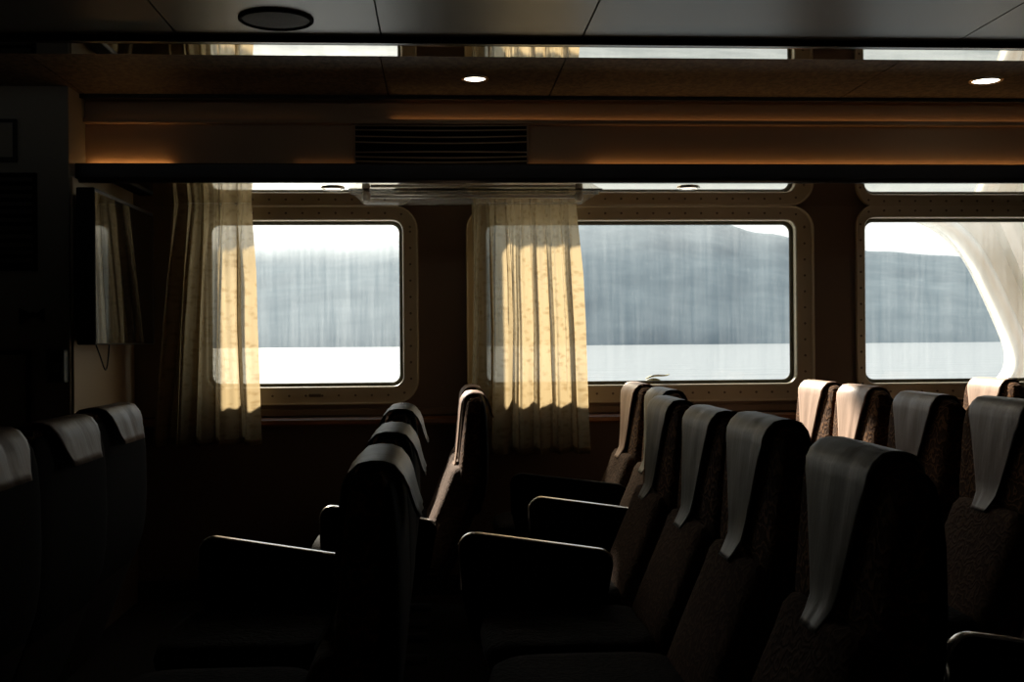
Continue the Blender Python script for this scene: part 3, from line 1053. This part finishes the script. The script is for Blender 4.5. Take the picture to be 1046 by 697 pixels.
def armrest(parent, dy, xf, zf, xr, zr, bright=True):
    """closed side panel under a sloping rest, bright edging along the top and round the front"""
    w = 0.019
    r = 0.045
    zb_ = 0.30
    out = []
    def corner(c, a0, a1, rad, k=7):
        return [(c[0] + rad * math.cos(math.radians(a0 + (a1 - a0) * i / k)), c[1] + rad * math.sin(math.radians(a0 + (a1 - a0) * i / k))) for i in range(k + 1)]
    sl = math.degrees(math.atan2(zf - zr, xr - xf))
    pf = corner((xf + r, zf - r), 180, 90 - sl, r)
    pr = corner((xr - r, zr - r), 90 - sl, -20, r)
    outline = [(xf + 0.10, zb_), (xf + 0.035, zb_ + 0.07), (xf + 0.004, zf - 0.17)] + pf + pr + [(xr - 0.03, zr - 0.2), (xr - 0.09, zb_)]
    bm = bmesh.new()
    cx = sum(p[0] for p in outline) / len(outline)
    cz = sum(p[1] for p in outline) / len(outline)
    lo = []
    for y, k in ((-w, 0.965), (-w + 0.006, 1.0), (w - 0.006, 1.0), (w, 0.965)):
        lo.append([Vector((cx + (x - cx) * k, dy + y, cz + (z - cz) * k)) for x, z in outline])
    add_loops(bm, lo)
    ar = from_bm('armrest', bm, M['blackside'], parent)
    trim = [(xf + 0.004, zf - 0.17)] + pf + pr[:5]
    bm = bmesh.new()
    loops = []
    for i, (x, z) in enumerate(trim):
        a, b = trim[max(i - 1, 0)], trim[min(i + 1, len(trim) - 1)]
        d = Vector((b[0] - a[0], b[1] - a[1])).normalized()
        nx, nz = -d.y, d.x
        hw_, h = w - 0.001, 0.0065
        loops.append([Vector((x + nx * (h * math.sin(math.pi * q / 10) - 0.002), dy - hw_ * math.cos(math.pi * q / 10), z + nz * (h * math.sin(math.pi * q / 10) - 0.002))) for q in range(11)])
    add_loops(bm, loops)
    from_bm('edge_trim', bm, M['steel'] if bright else M['blackside'], ar, True)
    return ar


N_SEAT = [0]


def seat(xc, yc, label, group, cover='leather', dz=0.0, arms=(), rot=0.0, clabel=None):
    """xc, yc in drawing units: middle of the headrest; arms: (yc, front px, rear px)"""
    t = empty('ferry_seat', (u(xc), u(yc), 0), label, 'seat', group)
    t.rotation_euler.z = math.radians(rot)
    add('backrest', ME_back, t)
    add('back_shell', ME_shell, t)
    add('headrest', ME_head, t, (0, 0, dz))
    add('headrest_shell', ME_hshell, t, (0, 0, dz))
    cs = COVERS[cover]
    c = add('headrest_cover', cs[N_SEAT[0] % len(cs)], t, (0, 0, dz))
    if clabel:
        c['label'] = clabel
    N_SEAT[0] += 1
    add('seat', ME_seat, t)
    for sy in (-0.17, 0.17):
        l = add('leg', ME_leg, t, (0, sy, 0))
        add('foot', ME_foot, l)
    for ya, pf, pr, *br in arms:
        a, b = at(pf[0], pf[1], ya), at(pr[0], pr[1], ya)
        armrest(t, u(ya - yc), a.x - u(xc), a.z, b.x - u(xc), b.z, not br)
    return t


GA = 'middle right row of seats'
XA = 0.676
seat(XA, 1.83, 'nearest seat of the middle right row, largest dark headrest in front', GA, arms=())
seat(XA, 2.38, 'second seat back in the middle right row, grey cover hanging long', GA, dz=0.012)
seat(XA, 2.85, 'third seat back in the middle right row, between two grey covered headrests', GA, dz=0.0)
seat(XA, 3.37, 'fourth seat back in the middle right row, beside the long bright-edged armrest', GA, arms=((3.11, (469, 545), (626, 561)),))
seat(0.785, 4.02, 'half-hidden grey covered seat behind the fourth one, under the middle window', GA,
     arms=((3.72, (540, 508.5), (668, 521)), (4.29, (522, 484.5), (640, 495), False)))
seat(0.785, 4.56, 'sunlit seat at the window end of the middle right row', GA, cover='tan')

GB = 'middle left row of seats'
XB = -0.09
seat(XB, 1.80, 'nearest seat of the middle left row, seen edge-on with tall black side', GB)
seat(XB, 2.33, 'second seat of the middle left row, its cover just above the nearest one', GB)
seat(XB, 2.90, 'third seat of the middle left row, with a long white-edged armrest at left', GB, dz=0.012, arms=((3.165, (204, 549), (390, 571)),))
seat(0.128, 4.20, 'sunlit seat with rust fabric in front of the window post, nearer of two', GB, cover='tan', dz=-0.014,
     arms=((3.90, (327, 517.5), (446, 530.5)),))
seat(0.135, 4.70, 'sunlit seat by the window post, farther of two, almost hidden', GB, cover='tan', dz=-0.010)

GC = 'right row of seats'
seat(1.488, 3.50, 'brown covered seat right of the nearest headrest, below the right window', GC, cover='brown_leather')
seat(1.490, 2.97, 'brown covered seat cut off by the right edge, its fabric front showing', GC, cover='brown_leather', dz=0.01)
seat(1.50, 2.43, 'seat at the right edge of which only the lower part shows', GC, cover='brown_leather', arms=((2.06, (968, 648), (1230, 676)),))
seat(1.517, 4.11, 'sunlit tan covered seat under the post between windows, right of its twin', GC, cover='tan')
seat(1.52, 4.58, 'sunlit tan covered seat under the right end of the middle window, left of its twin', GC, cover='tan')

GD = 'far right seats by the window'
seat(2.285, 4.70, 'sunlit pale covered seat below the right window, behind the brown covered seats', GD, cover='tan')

GZ = 'left row of seats seen from behind'
seat(-0.803, 2.92, 'third seat of the left row, farthest, cover flap just below the recess wall', GZ, cover='brown_leather', dz=0.022)
seat(-0.767, 2.42, 'middle seat of the left row with a dark cover flap', GZ, cover='brown_leather', dz=0.022)
seat(-0.75, 1.94, 'nearest seat of the left row, cut off by the left edge', GZ, cover='brown_leather', dz=0.030)

# ------------------------------------------------------------------ outside
p = at(659, 388, D + 0.085)
q = at(683, 380, D + 0.085)
zb_ = G2[2]
bm = bmesh.new()
for (x0, x1, z0, z1, ya, yb) in ((p.x, p.x + 0.085, zb_ + 0.006, zb_ + 0.010, 0.068, 0.10),):
    pass
loops = []
for k in range(13):
    t = k / 12
    w = 0.016 * math.sin(math.pi * min(1, 0.06 + t * 0.92)) ** 0.7 + 0.001
    x = p.x + (q.x - p.x) * (1 - abs(1 - 2 * t) if False else t)
    z = zb_ + 0.024 + 0.026 * t + 0.006 * math.sin(5 * t)
    loops.append([Vector((x, WY + 0.075 - w * 0.2, z - w * 0.35)), Vector((x, WY + 0.075 + w, z)), Vector((x, WY + 0.078 + w, z + 0.003)), Vector((x, WY + 0.072, z + w * 0.30))])
sc_e = empty('leaf_scrap', (p.x, WY + 0.07, zb_), 'small curled yellow scrap outside the glass at the middle window lower edge', 'scrap')
o = Vector(sc_e.location)
add_loops(bm, [[v - o for v in l] for l in loops])
from_bm('upper_curl', bm, M['scrap'], sc_e, True)
bm = bmesh.new()
loops = []
for k in range(13):
    t = k / 12
    w = 0.020 * math.sin(math.pi * min(1, 0.06 + t * 0.92)) ** 0.6 + 0.001
    x = p.x - 0.004 + 0.088 * t
    z = zb_ + 0.010 + 0.012 * math.sin(math.pi * t)
    loops.append([Vector((x, WY + 0.073 - w * 0.2, z - w * 0.4)), Vector((x, WY + 0.075 + w, z)), Vector((x, WY + 0.078 + w, z + 0.003)), Vector((x, WY + 0.072, z + w * 0.25))])
add_loops(bm, [[v - o for v in l] for l in loops])
from_bm('lower_curl', bm, M['scrap'], sc_e, True)

SEA_Z = CAM_Z - 8.0


def water_mat():
    m, nt, out = new_mat('fjord_water')
    b = nt.nodes.new('ShaderNodeBsdfPrincipled')
    b.inputs['Base Color'].default_value = (0.20, 0.222, 0.238, 1)
    b.inputs['Roughness'].default_value = 0.32
    b.inputs['IOR'].default_value = 1.33
    b.inputs['Specular IOR Level'].default_value = 0.4
    tc = nt.nodes.new('ShaderNodeTexCoord')
    mp = nt.nodes.new('ShaderNodeMapping')
    mp.inputs['Scale'].default_value = (0.05, 0.09, 1)
    nt.links.new(tc.outputs['Object'], mp.inputs[0])
    n = nt.nodes.new('ShaderNodeTexNoise')
    n.inputs['Scale'].default_value = 1.0
    n.inputs['Detail'].default_value = 6
    nt.links.new(mp.outputs[0], n.inputs['Vector'])
    bp = nt.nodes.new('ShaderNodeBump')
    bp.inputs['Strength'].default_value = 1.0
    bp.inputs['Distance'].default_value = 2.2
    nt.links.new(n.outputs['Fac'], bp.inputs['Height'])
    nt.links.new(bp.outputs[0], b.inputs['Normal'])
    nt.links.new(b.outputs[0], out.inputs[0])
    return m


bm = bmesh.new()
bm.faces.new([bm.verts.new(v) for v in ((-4000, 9, SEA_Z), (4500, 9, SEA_Z), (4500, 4000, SEA_Z), (-4000, 4000, SEA_Z))])
struct(from_bm('water', bm, water_mat()))

# wooded hillside across the water, distance haze mixed into its colour
DIST, DEEP = 1900.0, 900.0
ridge = [(-600, 268), (-200, 262), (150, 258), (260, 254), (330, 250), (420, 240), (520, 226), (600, 217), (660, 216), (720, 224), (780, 238), (840, 250), (900, 257), (960, 261), (1046, 268), (1300, 285), (1700, 300)]


def ridge_y(x):
    for (a, ya), (b, yb) in zip(ridge, ridge[1:]):
        if a <= x <= b:
            t = (x - a) / (b - a)
            t = t * t * (3 - 2 * t)
            return ya + (yb - ya) * t
    return 300


bm = bmesh.new()
NX, NZ = 260, 26
grid = []
for i in range(NX + 1):
    xp = -600 + 2300 * i / NX
    col = []
    top = at(xp, ridge_y(xp), (DIST + DEEP) / S)
    base = at(xp, 350, DIST / S)
    hgt = top.z - SEA_Z
    for k in range(NZ + 1):
        t = k / NZ
        x = base.x + (top.x - base.x) * t
        y = base.y + (top.y - base.y) * t
        z = SEA_Z - 3 + (hgt + 3) * (t ** 0.85)
        if k > 0:
            nn = mnoise.noise(Vector((x * 0.006, y * 0.006, 2))) * 6 + mnoise.noise(Vector((x * 0.03, y * 0.03, 5))) * 3 + mnoise.noise(Vector((x * 0.12, y * 0.12, 9))) * 1.2
            z += nn * min(1, t * 4) * (0.45 if k == NZ else 1)
            y += 12 * mnoise.noise(Vector((x * 0.01, z * 0.02, 11)))
        col.append(bm.verts.new((x, y, z)))
    back = bm.verts.new((top.x, top.y + 1500, SEA_Z - 3))
    col.append(back)
    grid.append(col)
for a, b in zip(grid, grid[1:]):
    for k in range(len(a) - 1):
        bm.faces.new((a[k], b[k], b[k + 1], a[k + 1]))
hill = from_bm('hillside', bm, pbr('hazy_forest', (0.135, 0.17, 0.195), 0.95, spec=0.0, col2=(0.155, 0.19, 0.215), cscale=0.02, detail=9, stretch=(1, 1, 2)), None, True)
struct(hill)

# white painted hull opening outside the right window
YH = D + 1.55
curve = [(905, 214), (932, 224), (955, 234), (975, 250), (990, 271), (1003, 298), (1014, 322), (1024, 345), (1029, 361), (1028, 376), (1018, 391), (1000, 402), (970, 412)]
hull = empty('hull_opening', at(1100, 350, YH), kind='structure')
o = Vector(hull.location)


def smooth(pts, it=2):
    for _ in range(it):
        q = [pts[0]]
        for a, b in zip(pts, pts[1:]):
            q += [(a[0] * .75 + b[0] * .25, a[1] * .75 + b[1] * .25), (a[0] * .25 + b[0] * .75, a[1] * .25 + b[1] * .75)]
        q.append(pts[-1])
        pts = q
    return pts


cs = smooth(curve)
bm = bmesh.new()
inner = [at(x, y, YH) for x, y in cs]
# plate from the opening's edge to far right, 4 cm thick
outer = [Vector((max(p.x + 2.4, inner[0].x + 5.0), p.y, p.z)) for p in inner]
add_loops(bm, [[a - o, b - o, b + Vector((0, 0.04, 0)) - o, a + Vector((0, 0.04, 0)) - o] for a, b in zip(inner, outer)])
from_bm('plate', bm, M['white_paint'], hull)
# rolled rim round the opening
bm = bmesh.new()
loops = []
for k, p_ in enumerate(inner):
    a, b = inner[max(k - 1, 0)], inner[min(k + 1, len(inner) - 1)]
    d = (b - a).normalized()
    nrm = Vector((-d.z, 0, d.x))
    if nrm.x < 0:
        nrm = -nrm
    loops.append([p_ - o, p_ + Vector((0, -0.16, 0)) - o, p_ + nrm * 0.03 + Vector((0, -0.17, 0)) - o, p_ + nrm * 0.075 + Vector((0, -0.15, 0)) - o, p_ + nrm * 0.08 - o])
add_loops(bm, loops)
from_bm('rim', bm, M['white_paint'], hull, True)
# slanting ribs
for (x0, y0, x1, y1) in ((1012, 214, 1062, 330), (1042, 214, 1100, 345)):
    a, b = at(x0, y0, YH), at(x1, y1, YH)
    d = (b - a).normalized()
    nr = Vector((d.z, 0, -d.x)) * 0.035
    bm = bmesh.new()
    add_loops(bm, [[q - nr - o, q - nr + Vector((0, -0.12, 0)) - o, q + nr + Vector((0, -0.12, 0)) - o, q + nr - o] for q in (a, b)])
    from_bm('rib', bm, M['white_paint'], hull)

# ------------------------------------------------------------------ light
w = bpy.data.worlds.new('sky')
SC.world = w
w.use_nodes = True
nt = w.node_tree
for n in list(nt.nodes):
    nt.nodes.remove(n)
out = nt.nodes.new('ShaderNodeOutputWorld')
bg = nt.nodes.new('ShaderNodeBackground')
tc = nt.nodes.new('ShaderNodeTexCoord')
sx = nt.nodes.new('ShaderNodeSeparateXYZ')
nt.links.new(tc.outputs['Generated'], sx.inputs[0])
rp = nt.nodes.new('ShaderNodeValToRGB')
rp.color_ramp.elements[0].position = 0.0
rp.color_ramp.elements[0].color = (1.0, 0.99, 0.96, 1)
rp.color_ramp.elements[1].position = 0.6
rp.color_ramp.elements[1].color = (0.62, 0.72, 0.80, 1)
nt.links.new(sx.outputs['Z'], rp.inputs[0])
nt.links.new(rp.outputs[0], bg.inputs[0])
bg.inputs[1].default_value = 1.15
nt.links.new(bg.outputs[0], out.inputs[0])

sl = bpy.data.lights.new('sun', 'SUN')
sl.energy = 16
sl.color = (1.0, 0.90, 0.76)
sl.angle = math.radians(4.0)
so = bpy.data.objects.new('sun', sl)
COL.objects.link(so)
travel = Vector((0.37, -1.0, -0.66))
so.rotation_euler = travel.to_track_quat('-Z', 'Y').to_euler()
so.location = (-4, 14, 12)

# ------------------------------------------------------------------ render look
SC.view_settings.view_transform = 'Standard'
SC.view_settings.look = 'None'
SC.view_settings.exposure = 0.0
SC.view_settings.gamma = 1.0
SC.view_settings.use_curve_mapping = False
cy = SC.cycles
cy.use_denoising = True
cy.max_bounces = 10
cy.diffuse_bounces = 4
cy.glossy_bounces = 5
cy.transparent_max_bounces = 16
cy.transmission_bounces = 6
cy.sample_clamp_indirect = 4.0
cy.blur_glossy = 0.0
